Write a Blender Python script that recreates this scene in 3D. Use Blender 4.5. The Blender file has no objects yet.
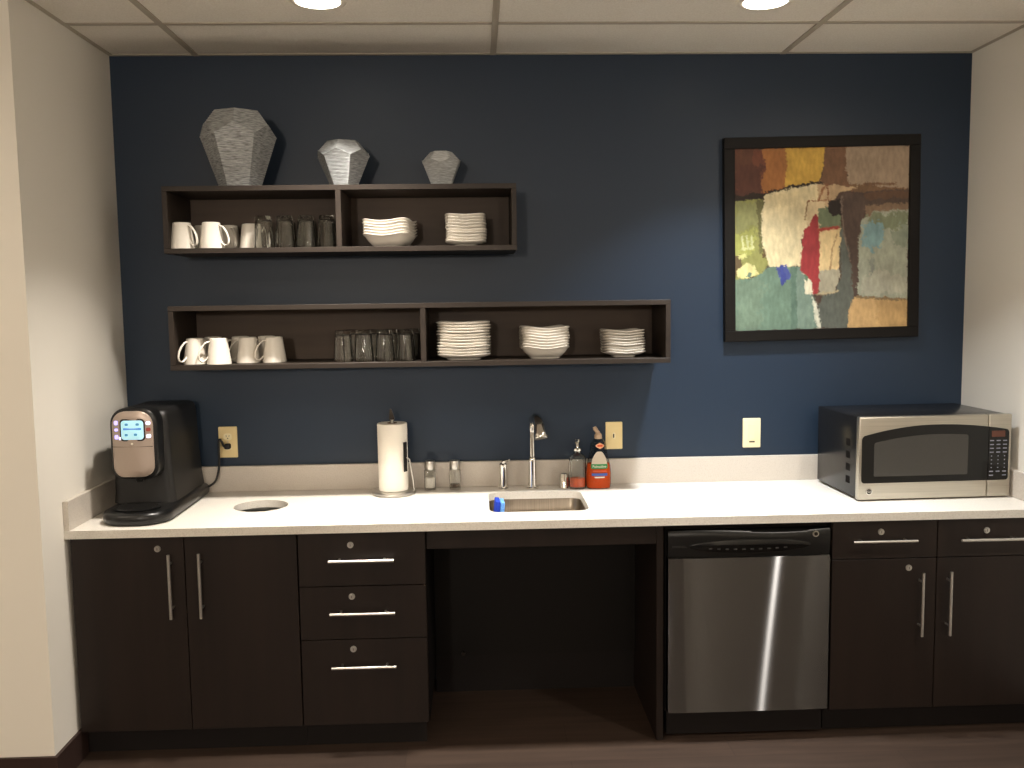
import bpy, bmesh, math, random
from mathutils import Vector, Matrix
from mathutils.noise import noise as pnoise
random.seed(7)
C = bpy.context.scene.collection
PI = math.pi
sc = bpy.context.scene

# ------------------------------------------------------------------ materials
def lin(c):
    return tuple((v/255/12.92) if v/255 <= .04045 else ((v/255+.055)/1.055)**2.4 for v in c)

def mat(name, col, rough=.5, metal=0, spec=.5, trans=0, ior=1.45, emit=None, estr=0, aniso=0, alpha=1, coat=0, srgb=True,
        noise=None, bump=None, tangent=None):
    """noise=(scale xyz, detail, colour2, lo, hi)  bump=(scale xyz, strength, distance)"""
    m = bpy.data.materials.new(name); m.use_nodes = True
    nt = m.node_tree; b = nt.nodes['Principled BSDF']
    c = lin(col) if srgb else col
    b.inputs['Base Color'].default_value = (*c, 1)
    b.inputs['Roughness'].default_value = rough
    b.inputs['Metallic'].default_value = metal
    b.inputs['Specular IOR Level'].default_value = spec
    b.inputs['Transmission Weight'].default_value = trans
    b.inputs['IOR'].default_value = ior
    b.inputs['Anisotropic'].default_value = aniso
    b.inputs['Coat Weight'].default_value = coat
    if emit:
        b.inputs['Emission Color'].default_value = (*lin(emit), 1); b.inputs['Emission Strength'].default_value = estr
    L = nt.links.new
    def coords(s):
        tc = nt.nodes.new('ShaderNodeTexCoord'); mp = nt.nodes.new('ShaderNodeMapping')
        mp.inputs['Scale'].default_value = s; L(tc.outputs['Object'], mp.inputs['Vector']); return mp.outputs[0]
    if noise:
        s, det, c2, lo, hi = noise
        n = nt.nodes.new('ShaderNodeTexNoise'); n.inputs['Scale'].default_value = 1; n.inputs['Detail'].default_value = det
        L(coords(s), n.inputs['Vector'])
        r = nt.nodes.new('ShaderNodeValToRGB'); r.color_ramp.elements[0].position = lo; r.color_ramp.elements[1].position = hi
        r.color_ramp.elements[0].color = (*c, 1); r.color_ramp.elements[1].color = (*lin(c2), 1)
        L(n.outputs['Fac'], r.inputs[0]); L(r.outputs[0], b.inputs['Base Color'])
    if bump:
        s, st, d = bump
        n = nt.nodes.new('ShaderNodeTexNoise'); n.inputs['Scale'].default_value = 1; n.inputs['Detail'].default_value = 4
        L(coords(s), n.inputs['Vector'])
        bp = nt.nodes.new('ShaderNodeBump'); bp.inputs['Strength'].default_value = st; bp.inputs['Distance'].default_value = d
        L(n.outputs['Fac'], bp.inputs['Height']); L(bp.outputs[0], b.inputs['Normal'])
    if tangent:
        v = nt.nodes.new('ShaderNodeCombineXYZ')
        for i in range(3): v.inputs[i].default_value = tangent[i]
        L(v.outputs[0], b.inputs['Tangent'])
    return m

M = {}
M['blue_paint'] = mat('navy_wall_paint', (32, 46, 63), .42, spec=.4, bump=((140, 140, 140), .12, .001))
M['white_paint'] = mat('warm_white_wall_paint', (228, 223, 213), .6, spec=.3, bump=((140, 140, 140), .12, .001))
M['rear_paint'] = mat('rear_wall_darkened', (88, 78, 70), .7, spec=.2)  # unseen rear wall, darkened to keep reflections in the dishwasher steel low
M['tile'] = mat('ceiling_tile', (240, 234, 223), .9, spec=.1, noise=((160, 160, 160), 3, (229, 222, 210), .35, .7), bump=((220, 220, 220), .3, .001))
M['grid'] = mat('ceiling_grid_metal', (176, 166, 150), .55, spec=.3)
M['baseboard'] = mat('dark_vinyl_base', (52, 38, 34), .5, spec=.3)
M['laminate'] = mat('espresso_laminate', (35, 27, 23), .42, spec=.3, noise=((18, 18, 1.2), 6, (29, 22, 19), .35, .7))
M['laminate_h'] = mat('espresso_laminate_shelf', (84, 70, 59), .5, spec=.3, noise=((1.2, 18, 18), 6, (73, 60, 50), .35, .7))  # back panel tone, lightened to stand in for light inside the shelves
M['edge'] = mat('espresso_laminate_shelf_dimmed', (52, 44, 38), .45, spec=.3, noise=((1.2, 18, 18), 6, (45, 38, 33), .35, .7))  # shelf panel tone, darkened to offset the downlights on the front edges
M['laminate_shaded'] = mat('espresso_laminate_shaded', (20, 17, 15), .5, spec=.2)  # same laminate as the fronts, with knee space shade put into the colour
M['kick'] = mat('black_toe_kick', (26, 22, 21), .6, spec=.2)
M['dark'] = mat('dark_interior', (24, 21, 20), .8, spec=.1)
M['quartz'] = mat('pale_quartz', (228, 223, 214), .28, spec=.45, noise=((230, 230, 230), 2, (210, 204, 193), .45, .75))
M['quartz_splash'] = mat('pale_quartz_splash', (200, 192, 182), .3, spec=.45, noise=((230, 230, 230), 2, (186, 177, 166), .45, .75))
M['nickel'] = mat('brushed_nickel', (202, 199, 193), .3, 1)
M['chrome'] = mat('chrome', (225, 222, 216), .07, 1)
M['dark_metal'] = mat('dark_metal', (60, 55, 50), .35, 1)
M['sink_steel'] = mat('brushed_sink_steel', (158, 147, 132), .32, 1, noise=((300, 6, 6), 3, (140, 129, 115), .3, .7))
M['door_steel'] = mat('brushed_door_steel', (66, 65, 64), .3, 1)
M['mw_steel'] = mat('brushed_microwave_steel', (188, 182, 170), .36, 1, noise=((2, 2, 260), 3, (172, 166, 154), .3, .7))
M['black_plastic'] = mat('black_gloss_plastic', (16, 16, 16), .3, spec=.5)
M['black_satin'] = mat('black_satin_plastic', (22, 21, 20), .42, spec=.45)
M['black_case'] = mat('black_painted_case', (20, 19, 19), .25, spec=.5)
M['glass_black'] = mat('black_oven_glass', (12, 12, 12), .12, spec=.5)
M['oven_screen'] = mat('oven_screen', (66, 64, 60), .35, spec=.4, noise=((400, 400, 400), 2, (54, 52, 49), .35, .65))
M['silver_face'] = mat('silver_painted_plastic', (176, 160, 148), .36, .55)
M['porcelain'] = mat('white_porcelain', (238, 232, 221), .18, spec=.5)
M['glass'] = mat('clear_glass', (252, 253, 251), .0, trans=1, ior=1.46)
M['plastic_clear'] = mat('clear_bottle_plastic', (225, 226, 224), .08, trans=1, ior=1.12)
M['orange_liquid'] = mat('orange_soap', (248, 96, 38), .2, trans=.05, ior=1.2)
M['red_liquid'] = mat('pale_orange_soap', (240, 112, 72), .2, trans=.1, ior=1.2)
M['paper'] = mat('white_paper_towel', (240, 234, 222), .9, spec=.1, bump=((160, 160, 160), .4, .002))
M['card'] = mat('cardboard_core', (120, 92, 66), .8)
M['ivory'] = mat('ivory_plastic', (226, 205, 152), .4, spec=.4)
M['ivory_pale'] = mat('pale_ivory_plastic', (236, 222, 182), .4, spec=.4)
M['slot'] = mat('dark_slot', (50, 40, 28), .6)
M['lens'] = mat('lamp_lens', (255, 250, 240), .4, emit=(255, 246, 228), estr=9)
M['trim_white'] = mat('white_lamp_trim', (235, 228, 215), .5)
M['frame'] = mat('dark_brown_frame', (19, 16, 14), .5, spec=.2)
M['vase_big'] = mat('woven_wire_grey', (190, 193, 194), .5, .2, noise=((40, 40, 420), 3, (112, 113, 112), .35, .68))
M['vase_pale'] = mat('woven_wire_pale', (190, 194, 196), .45, .3, noise=((40, 40, 500), 3, (120, 122, 122), .35, .68))
M['vase_mid'] = mat('woven_wire_mid', (214, 217, 218), .5, .2, noise=((40, 40, 500), 3, (150, 152, 152), .35, .68))
M['salt'] = mat('white_salt', (245, 240, 232), .9)
M['pepper'] = mat('ground_pepper', (70, 58, 48), .9, noise=((900, 900, 900), 2, (120, 104, 88), .45, .6))
M['blue_sponge'] = mat('blue_sponge_foam', (32, 70, 200), .85, noise=((200, 200, 200), 3, (24, 54, 170), .4, .6))
M['light_sponge'] = mat('light_blue_scrub', (120, 180, 245), .85, noise=((300, 300, 300), 3, (90, 150, 235), .4, .6))
M['lcd'] = mat('lit_screen', (165, 205, 215), .3, emit=(170, 222, 238), estr=.62)
M['lcd_bar'] = mat('lit_screen_bar', (70, 120, 170), .3, emit=(80, 140, 205), estr=.7)
M['lcd_icon'] = mat('lit_screen_icon', (60, 120, 150), .3, emit=(70, 150, 180), estr=.6)
M['led_blue'] = mat('lit_blue_key', (160, 150, 240), .3, emit=(190, 180, 255), estr=1.3)
M['led_white'] = mat('lit_pale_key', (220, 215, 240), .3, emit=(235, 228, 255), estr=1.1)
M['red_mark'] = mat('red_ring_key', (150, 60, 50), .4)
M['amber_display'] = mat('dim_amber_display', (78, 44, 32), .3, emit=(150, 70, 40), estr=.04)
M['key_print'] = mat('pale_key_print', (118, 120, 132), .5)
M['label_white'] = mat('white_label', (232, 222, 205), .5)
M['label_green'] = mat('green_label', (42, 130, 70), .5)
M['label_blue'] = mat('blue_label', (70, 90, 160), .5)
M['label_orange'] = mat('orange_print', (214, 84, 40), .5)
M['clear_panel'] = mat('pale_label_panel', (196, 182, 164), .5)
M['beige_cap'] = mat('beige_cap', (176, 150, 124), .45)
M['rubber'] = mat('black_cord_rubber', (16, 15, 15), .5)
M['grey_print'] = mat('grey_print', (50, 48, 46), .5)

def wood_floor():
    m = bpy.data.materials.new('dark_plank_floor'); m.use_nodes = True
    nt = m.node_tree; b = nt.nodes['Principled BSDF']; L = nt.links.new
    tc = nt.nodes.new('ShaderNodeTexCoord')
    br = nt.nodes.new('ShaderNodeTexBrick'); br.inputs['Scale'].default_value = 1
    br.inputs['Brick Width'].default_value = 1.2; br.inputs['Row Height'].default_value = .15
    br.inputs['Mortar Size'].default_value = .0012; br.inputs['Bias'].default_value = 0
    br.inputs['Color1'].default_value = (*lin((64, 51, 43)), 1); br.inputs['Color2'].default_value = (*lin((58, 46, 39)), 1)
    br.inputs['Mortar'].default_value = (*lin((44, 34, 29)), 1)
    L(tc.outputs['Object'], br.inputs['Vector'])
    mp = nt.nodes.new('ShaderNodeMapping'); mp.inputs['Scale'].default_value = (2.5, 40, 1); L(tc.outputs['Object'], mp.inputs['Vector'])
    n = nt.nodes.new('ShaderNodeTexNoise'); n.inputs['Scale'].default_value = 1; n.inputs['Detail'].default_value = 6; L(mp.outputs[0], n.inputs['Vector'])
    r = nt.nodes.new('ShaderNodeValToRGB'); r.color_ramp.elements[0].position = .3; r.color_ramp.elements[1].position = .7
    r.color_ramp.elements[0].color = (.72, .72, .72, 1); r.color_ramp.elements[1].color = (1.2, 1.18, 1.15, 1); L(n.outputs['Fac'], r.inputs[0])
    mx = nt.nodes.new('ShaderNodeMix'); mx.data_type = 'RGBA'; mx.blend_type = 'MULTIPLY'; mx.inputs[0].default_value = 1
    L(br.outputs['Color'], mx.inputs[6]); L(r.outputs[0], mx.inputs[7]); L(mx.outputs[2], b.inputs['Base Color'])
    b.inputs['Roughness'].default_value = .45; b.inputs['Specular IOR Level'].default_value = .35
    return m
M['floor'] = wood_floor()

def streaked_steel(m, col, r, a, share):
    """brushed sheet: a sharp across-the-grain gloss mixed over the plain metal"""
    nt = m.node_tree; L = nt.links.new; b = nt.nodes['Principled BSDF']; out = nt.nodes['Material Output']
    g = nt.nodes.new('ShaderNodeBsdfAnisotropic'); g.inputs['Color'].default_value = (*lin(col), 1)
    g.inputs['Roughness'].default_value = r; g.inputs['Anisotropy'].default_value = a
    v = nt.nodes.new('ShaderNodeCombineXYZ'); v.inputs[0].default_value = 1; L(v.outputs[0], g.inputs['Tangent'])
    mx = nt.nodes.new('ShaderNodeMixShader'); mx.inputs[0].default_value = share
    L(b.outputs[0], mx.inputs[1]); L(g.outputs[0], mx.inputs[2]); L(mx.outputs[0], out.inputs['Surface'])
streaked_steel(M['door_steel'], (160, 160, 161), .155, .93, .42)

# ------------------------------------------------------------------ shape helpers
ORG = {}
def obj(name, bm, m, parent=None, smooth=False, local=False):
    """links a bmesh as one object; points are given in world space and moved to the parent's origin unless local"""
    if parent is not None and not local:
        o0 = ORG[parent.name]; bmesh.ops.translate(bm, verts=bm.verts, vec=-o0)
    bmesh.ops.recalc_face_normals(bm, faces=bm.faces)
    me = bpy.data.meshes.new(name); bm.to_mesh(me); bm.free()
    mats = m if isinstance(m, (list, tuple)) else [m]
    for q in mats: me.materials.append(q)
    if smooth:
        me.shade_smooth()
        me.set_sharp_from_angle(angle=math.radians(smooth if smooth is not True else 40))
    o = bpy.data.objects.new(name, me); C.objects.link(o)
    if parent is not None:
        o.parent = parent; ORG[o.name] = ORG[parent.name]
    else:
        ORG[o.name] = Vector((0, 0, 0))
    return o

def tag(o, label, cat, group=None):
    o['label'] = label; o['category'] = cat
    if group: o['group'] = group
    return o

def thing(name, label, cat, loc=(0, 0, 0), rz=0, group=None):
    o = bpy.data.objects.new(name, None); C.objects.link(o)
    o.empty_display_size = .05
    o.location = loc; o.rotation_euler = (0, 0, rz); ORG[o.name] = Vector(loc)
    return tag(o, label, cat, group)

def struct(name, bm, m, **k):
    o = obj(name, bm, m, **k); o['kind'] = 'structure'; return o

def copy_thing(root, loc, rz, label, group=None):
    r = root.copy(); C.objects.link(r); r.location = loc; r.rotation_euler = (0, 0, rz); r['label'] = label
    if group: r['group'] = group
    for ch in list(root.children):
        c = ch.copy(); C.objects.link(c); c.parent = r
        for g in list(ch.children):
            d = g.copy(); C.objects.link(d); d.parent = c
    return r

def B(): return bmesh.new()

def box(bm, x0, x1, y0, y1, z0, z1, bev=0, seg=2):
    r = bmesh.ops.create_cube(bm, size=1)
    vs = r['verts']
    for v in vs:
        v.co = Vector(((x0+x1)/2+v.co.x*(x1-x0), (y0+y1)/2+v.co.y*(y1-y0), (z0+z1)/2+v.co.z*(z1-z0)))
    if bev:
        es = list({e for v in vs for e in v.link_edges})
        bmesh.ops.bevel(bm, geom=es, offset=bev, segments=seg, profile=.5, affect='EDGES')
    return bm

def rings(bm, rs, cap=True, closed=False):
    vr = [[bm.verts.new(p) for p in r] for r in rs]
    n = len(rs[0]); k = len(vr)
    for a in range(k if closed else k-1):
        A, Bv = vr[a], vr[(a+1) % k]
        for i in range(n):
            bm.faces.new((A[i], A[(i+1) % n], Bv[(i+1) % n], Bv[i]))
    if cap and not closed:
        bm.faces.new(vr[0][::-1]); bm.faces.new(vr[-1])
    return bm

def lathe(bm, prof, c=(0, 0, 0), n=32, closed=False):
    rs = [[(c[0]+max(r, 1e-5)*math.cos(2*PI*i/n), c[1]+max(r, 1e-5)*math.sin(2*PI*i/n), c[2]+z) for i in range(n)] for r, z in prof]
    return rings(bm, rs, cap=not closed, closed=closed)

def tube(bm, pts, r, n=12, cap=True):
    pts = [Vector(p) for p in pts]; rr = r if isinstance(r, (list, tuple)) else [r]*len(pts)
    out = []; up = None
    for i, p in enumerate(pts):
        t = (pts[min(i+1, len(pts)-1)]-pts[max(i-1, 0)]).normalized()
        if up is None:
            up = Vector((0, 0, 1)) if abs(t.z) < .9 else Vector((1, 0, 0))
        s = t.cross(up).normalized(); up = s.cross(t).normalized()
        out.append([p+(s*math.cos(2*PI*k/n)+up*math.sin(2*PI*k/n))*rr[i] for k in range(n)])
    return rings(bm, out, cap)

def spline(pts, k=8):
    pts = [Vector(p) for p in pts]; P = [pts[0]*2-pts[1]]+pts+[pts[-1]*2-pts[-2]]; o = []
    for i in range(1, len(P)-2):
        a, b, c, d = P[i-1:i+3]
        for j in range(k):
            t = j/k
            o.append(.5*((2*b)+(c-a)*t+(2*a-5*b+4*c-d)*t*t+(3*b-a-3*c+d)*t**3))
    o.append(pts[-1]); return o

def rrect(w, h, r, n=6, cx=0, cy=0):
    """rounded rectangle outline; r a number or four radii (br, tr, tl, bl)"""
    R = r if isinstance(r, (list, tuple)) else (r,)*4
    o = []
    for (sx, sy, a0), q in zip(((1, -1, -90), (1, 1, 0), (-1, 1, 90), (-1, -1, 180)), R):
        for i in range(n+1):
            a = math.radians(a0+90*i/n)
            o.append((cx+sx*(w/2-q)+q*math.cos(a), cy+sy*(h/2-q)+q*math.sin(a)))
    return o

def slab_xz(bm, outline, y0, y1, soft=0):
    """outline in x,z pushed from y0 (back) to y1 (front, smaller y)"""
    if not soft:
        return rings(bm, [[(x, y0, z) for x, z in outline], [(x, y1, z) for x, z in outline]])
    cx = sum(p[0] for p in outline)/len(outline); cz = sum(p[1] for p in outline)/len(outline)
    w = max(abs(p[0]-cx) for p in outline); h = max(abs(p[1]-cz) for p in outline)
    rs = [[(x, y0, z) for x, z in outline]]
    for k in range(4):
        a = PI/2*k/3; s = soft*(1-math.cos(a)); yy = y1+soft*(1-math.sin(a))
        rs.append([(cx+(x-cx)*(1-s/w), yy, cz+(z-cz)*(1-s/h)) for x, z in outline])
    return rings(bm, rs)

def disc_y(bm, x, z, y0, y1, r, n=24, r1=None):
    """a short cylinder along y"""
    r1 = r if r1 is None else r1
    return rings(bm, [[(x+r*math.cos(2*PI*i/n), y0, z+r*math.sin(2*PI*i/n)) for i in range(n)],
                      [(x+r1*math.cos(2*PI*i/n), y1, z+r1*math.sin(2*PI*i/n)) for i in range(n)]])

def curve_mesh(outlines, z0, z1):
    """flat outline with holes, given thickness"""
    cu = bpy.data.curves.new('outline', 'CURVE'); cu.dimensions = '2D'; cu.fill_mode = 'BOTH'; cu.extrude = (z1-z0)/2
    for o in outlines:
        s = cu.splines.new('POLY'); s.points.add(len(o)-1); s.use_cyclic_u = True
        for p, q in zip(s.points, o): p.co = (q[0], q[1], 0, 1)
    ob = bpy.data.objects.new('outline', cu); C.objects.link(ob)
    dg = bpy.context.evaluated_depsgraph_get(); me = bpy.data.meshes.new_from_object(ob.evaluated_get(dg))
    bm = bmesh.new(); bm.from_mesh(me); bmesh.ops.translate(bm, verts=bm.verts, vec=(0, 0, (z0+z1)/2))
    bpy.data.objects.remove(ob); bpy.data.curves.remove(cu); bpy.data.meshes.remove(me)
    return bm

def text_bm(body, size, M4, depth=.0002):
    cu = bpy.data.curves.new('lettering', 'FONT'); cu.body = body; cu.size = size; cu.extrude = depth; cu.align_x = 'CENTER'; cu.align_y = 'CENTER'
    ob = bpy.data.objects.new('lettering', cu); C.objects.link(ob)
    dg = bpy.context.evaluated_depsgraph_get(); me = bpy.data.meshes.new_from_object(ob.evaluated_get(dg))
    bm = bmesh.new(); bm.from_mesh(me); bm.transform(M4)
    bpy.data.objects.remove(ob); bpy.data.curves.remove(cu); bpy.data.meshes.remove(me)
    return bm
FACE = Matrix.Rotation(PI/2, 4, 'X')          # lettering that faces -y

# ------------------------------------------------------------------ sizes
W, H, h = 3.604, 2.683, .864
YR = -8.4                                       # rear wall
XL = -1.7                                       # far side wall of the room
CF = -.648                                      # counter front
DF = -.632                                      # door face

# ------------------------------------------------------------------ setting
struct('floor', box(B(), XL-.1, W+.1, YR-.1, .1, -.1, 0), M['floor'])
ceil = struct('ceiling', box(B(), XL-.1, W+.1, YR-.1, .1, H, H+.1), M['tile'])
g = B()
xs = [.353+1.2192*i for i in range(-1, 3)]
ys = [-.428-.6096*i for i in range(0, 14)]
for x in xs: box(g, x-.012, x+.012, YR, 0, H-.004, H+.002)
for y in ys:
    ed = [XL]+[x for x in xs]+[W]
    for a, b in zip(ed[:-1], ed[1:]): box(g, a+.0122, b-.0122, y-.012, y+.012, H-.0035, H+.002)
box(g, 0, W, -.018, 0, H-.003, H+.002); box(g, 0, .018, -.81, -.0185, H-.003, H+.002); box(g, W-.018, W, YR, -.0185, H-.003, H+.002)
gr = obj('ceiling_grid', g, M['grid'], ceil)
struct('wall_back', box(B(), -.1, W+.1, 0, .1, 0, H), M['blue_paint'])
struct('wall_left', box(B(), XL, 0, -.81, -.0005, 0, H), M['white_paint'])
struct('wall_right', box(B(), W, W+.1, YR, -.0005, 0, H), M['white_paint'])
struct('wall_rear', box(B(), XL, W, YR-.1, YR, 0, H), M['rear_paint'])
struct('wall_far_side', box(B(), XL-.1, XL, YR, -.1, 0, H), M['white_paint'])
bb = B(); rings(bb, [[(XL, -.81, z), (XL, -.822, z), (.012, -.822, z), (.012, -.575, z), (0, -.575, z), (0, -.81, z)] for z in (.0, .112)])
struct('baseboard_left', bb, M['baseboard'])
bb = box(B(), W-.012, W, YR, -.66, 0, .112)
struct('baseboard_right', bb, M['baseboard'])

# ------------------------------------------------------------------ hardware
def bar_handle(parent, p, q, along):
    """bar pull standing off the face; p, q are the bar ends"""
    p, q = Vector(p), Vector(q); d = (q-p).normalized()
    bm = B(); tube(bm, [p, q], .0058, 14)
    for s in (p+d*.036, q-d*.036): tube(bm, [s+Vector((0, .002, 0)), Vector((s.x, DF+.0005, s.z))], .0042, 10)
    return obj('handle', bm, M['nickel'], parent, smooth=True)

def cam_lock(parent, x, z, y=None):
    y = DF if y is None else y
    bm = B(); disc_y(bm, x, z, y+.0005, y-.004, .0115, 24); disc_y(bm, x, z, y-.004, y-.0065, .0095, 24, .008)
    o = obj('lock', bm, M['nickel'], parent, smooth=True)
    k = B(); box(k, x-.001, x+.001, y-.0071, y-.0064, z-.0045, z+.0045); obj('keyhole', k, M['slot'], o)
    return o

def front(parent, name, x0, x1, z0, z1):
    return obj(name, box(B(), x0+.0015, x1-.0015, DF, -.6135, z0+.0015, z1-.0015, .0012, 1), M['laminate'], parent)

def carcass(parent, x0, x1, z0, z1, open_top=False):
    bm = B(); t = .018
    box(bm, x0, x0+t, -.613, -.03, z0, z1); box(bm, x1-t, x1, -.613, -.03, z0, z1)
    box(bm, x0+t, x1-t, -.613, -.03, z0, z0+t); box(bm, x0+t, x1-t, -.048, -.03, z0+t, z1)
    box(bm, x0+t, x1-t, -.613, -.59, z1-.04, z1)
    return obj('carcass', bm, M['dark'], parent)

def kick(parent, x0, x1): return obj('toe_kick', box(B(), x0, x1, -.565, -.55, 0, .104), M['kick'], parent)

ZB, ZT = .106, .832
# double-door cabinet under the brewer
t = thing('base_cabinet', 'dark two-door base cabinet under the black coffee brewer', 'cabinet', (.415, -.32, 0))
carcass(t, .012, .82, .104, .833); kick(t, .0005, .82)
d = front(t, 'door', .012, .416, ZB, ZT); bar_handle(d, (.369, -.664, .536), (.369, -.664, .773), 'z'); cam_lock(d, .322, .788)
d = front(t, 'door', .416, .82, ZB, ZT); bar_handle(d, (.476, -.664, .536), (.476, -.664, .774), 'z')
# drawers
t = thing('drawer_cabinet', 'dark three-drawer base cabinet beside the open knee space', 'cabinet', (1.053, -.32, 0))
carcass(t, .821, 1.286, .104, .833); kick(t, .821, 1.27)
for z0, z1, zh, zl in ((.632, ZT, .733, .786), (.432, .632, .537, .594), (ZB, .432, .336, .396)):
    d = front(t, 'drawer', .822, 1.285, z0, z1)
    bar_handle(d, (.936, -.664, zh), (1.171, -.664, zh), 'x'); cam_lock(d, 1.013, zl)
# knee space
t = thing('sink_knee_surround', 'dark open knee space panelling below the sink', 'cabinet', (1.71, -.3, 0))
obj('apron', box(B(), 1.288, 2.136, -.613, -.595, .758, .833, .001, 1), M['laminate'], t)
obj('back_panel', box(B(), 1.288, 2.136, -.155, -.137, .168, .757), M['laminate_shaded'], t)
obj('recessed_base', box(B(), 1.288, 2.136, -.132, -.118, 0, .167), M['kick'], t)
obj('end_panel', box(B(), 2.137, 2.163, -.613, -.03, 0, .833, .001, 1), M['laminate'], t)
gl = B(); tube(gl, [(1.405, -.1555, .18), (1.405, -.172, .18)], .008, 12); obj('pipe_stub', gl, M['dark_metal'], t, smooth=True)
# right-hand cabinet
t = thing('base_cabinet', 'dark base cabinet with two drawers over two doors under the microwave', 'cabinet', (3.19, -.32, 0))
carcass(t, 2.79, 3.602, .104, .833); kick(t, 2.79, 3.602)
d = front(t, 'drawer', 2.789, 3.187, .686, ZT); bar_handle(d, (2.857, -.664, .759), (3.097, -.664, .759), 'x'); cam_lock(d, 2.972, .789)
d = front(t, 'drawer', 3.187, 3.601, .686, ZT); bar_handle(d, (3.262, -.664, .757), (3.502, -.664, .757), 'x'); cam_lock(d, 3.372, .786)
d = front(t, 'door', 2.789, 3.187, ZB, .686); bar_handle(d, (3.122, -.664, .396), (3.122, -.664, .638), 'z'); cam_lock(d, 3.08, .65)
d = front(t, 'door', 3.187, 3.601, ZB, .686); bar_handle(d, (3.228, -.664, .396), (3.228, -.664, .639), 'z')

# ------------------------------------------------------------------ countertop
HX, HY, HR = .617, -.302, .105
SX0, SX1, SY0, SY1 = 1.522, 1.905, -.503, -.147
circ = [(HX+HR*math.cos(2*PI*i/48), HY+HR*math.sin(2*PI*i/48)) for i in range(48)]
sk = rrect(SX1-SX0, SY1-SY0, .045, 6, (SX0+SX1)/2, (SY0+SY1)/2)
t = thing('countertop', 'long pale quartz countertop over the dark cabinets', 'countertop', (W/2, -.32, .834))
sl = curve_mesh([[(.001, CF), (W-.001, CF), (W-.001, -.001), (.001, -.001)], circ, sk], .834, h)
obj('slab', sl, M['quartz'], t)
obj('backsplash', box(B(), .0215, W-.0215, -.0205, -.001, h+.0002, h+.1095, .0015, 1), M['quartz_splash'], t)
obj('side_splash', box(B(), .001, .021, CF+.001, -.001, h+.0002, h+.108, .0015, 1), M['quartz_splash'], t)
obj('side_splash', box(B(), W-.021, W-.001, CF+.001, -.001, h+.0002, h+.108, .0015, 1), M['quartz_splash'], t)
cl = B(); lathe(cl, [(HR+.012, -.034), (HR+.012, -.0305), (HR+.001, -.0305), (HR+.001, -.05), (HR+.003, -.05), (HR+.003, -.034)], (HX, HY, h), 48, closed=True)
obj('chute_sleeve', cl, M['nickel'], t, smooth=True)
# trash bin seen through the hole is only darkness; build the liner it drops into
bn = B(); lathe(bn, [(.095, 0), (.118, .45), (.121, .45), (.098, -.003)], (HX, HY, .15), 40, closed=True); lathe(bn, [(.095, 0), (.095, .004)], (HX, HY, .15), 40)
tag(obj('trash_bin', bn, M['dark'], smooth=True), 'dark trash bin down inside the round counter hole', 'bin')

# sink
t = thing('sink', 'stainless steel undermount sink set into the pale countertop', 'sink', ((SX0+SX1)/2, (SY0+SY1)/2, .70))
cx, cy = (SX0+SX1)/2, (SY0+SY1)/2; w, d = SX1-SX0, SY1-SY0
def rr(ex, rad, z): return [(x, y, z) for x, y in rrect(w+2*ex, d+2*ex, rad, 6, cx, cy)]
sb = B()
rings(sb, [rr(.02, .05, .8335), rr(.002, .046, .8335), rr(-.002, .045, .80), rr(-.008, .045, .772), rr(-.016, .045, .756), rr(-.035, .04, .750),
           rr(-.035, .04, .746), rr(-.012, .045, .752), rr(-.004, .045, .771), rr(.002, .045, .80), rr(.006, .046, .8315), rr(.02, .05, .8315)], cap=False, closed=True)
f1 = [v for v in sb.verts if abs(v.co.z-.750) < 1e-4]; f2 = [v for v in sb.verts if abs(v.co.z-.746) < 1e-4]
bmesh.ops.contextual_create(sb, geom=f1); bmesh.ops.contextual_create(sb, geom=f2)
obj('basin', sb, M['sink_steel'], t, smooth=True)
dr = B(); lathe(dr, [(.0, .0125), (.02, .0125), (.024, .0145), (.042, .0145), (.044, .0122)], (cx, cy, .738), 32); obj('drain', dr, M['chrome'], t, smooth=True)
# sponge
t = thing('sponge', 'blue two-tone sponge standing upright in the steel sink', 'sponge', (1.556, -.33, .7525), .05)
sp = box(B(), -.02, -.001, -.045, .045, .003, .122, .004, 2); obj('foam', sp, M['blue_sponge'], t, local=True, smooth=True)
sp = box(B(), -.0005, .017, -.045, .045, .003, .119, .004, 2); obj('scrub_layer', sp, M['light_sponge'], t, local=True, smooth=True)
t.rotation_euler = (0, math.radians(5), .04)

# ------------------------------------------------------------------ faucet set
t = thing('faucet', 'tall chrome hooked faucet behind the sink', 'faucet', (1.711, -.078, h))
fb = B(); lathe(fb, [(.026, .0005), (.026, .006), (.0185, .008), (.0165, .03), (.0155, .112), (.017, .118), (.0175, .126), (.014, .134), (.0115, .138)], (1.711, -.078, h), 28)
obj('body', fb, M['chrome'], t, smooth=True)
sp = B()
pts = spline([(1.711, -.078, 1.0), (1.711, -.078, 1.08), (1.7115, -.079, 1.120), (1.716, -.093, 1.156), (1.724, -.122, 1.170), (1.732, -.152, 1.160), (1.737, -.17, 1.142)], 8)
tube(sp, pts, [.0105]*14+[.0105+.0115*min(1, i/14) for i in range(len(pts)-14)], 18); obj('spout', sp, M['chrome'], t, smooth=True)
sh = B(); a = Vector((1.7365, -.168, 1.146)); dv = Vector((.1, -.36, -.9)).normalized()
tube(sh, [a, a+dv*.012, a+dv*.035, a+dv*.052, a+dv*.056], [.022, .0242, .0275, .0288, .0265], 22); obj('spray_head', sh, M['chrome'], t, smooth=True)
t = thing('lever_tap', 'short chrome lever tap beside the tall hooked faucet', 'tap', (1.587, -.075, h))
fh = B(); lathe(fh, [(.021, .0005), (.021, .005), (.0165, .008), (.0155, .075), (.017, .092), (.0165, .106), (.011, .112)], (1.587, -.075, h), 26); obj('body', fh, M['chrome'], t, smooth=True)
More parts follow.
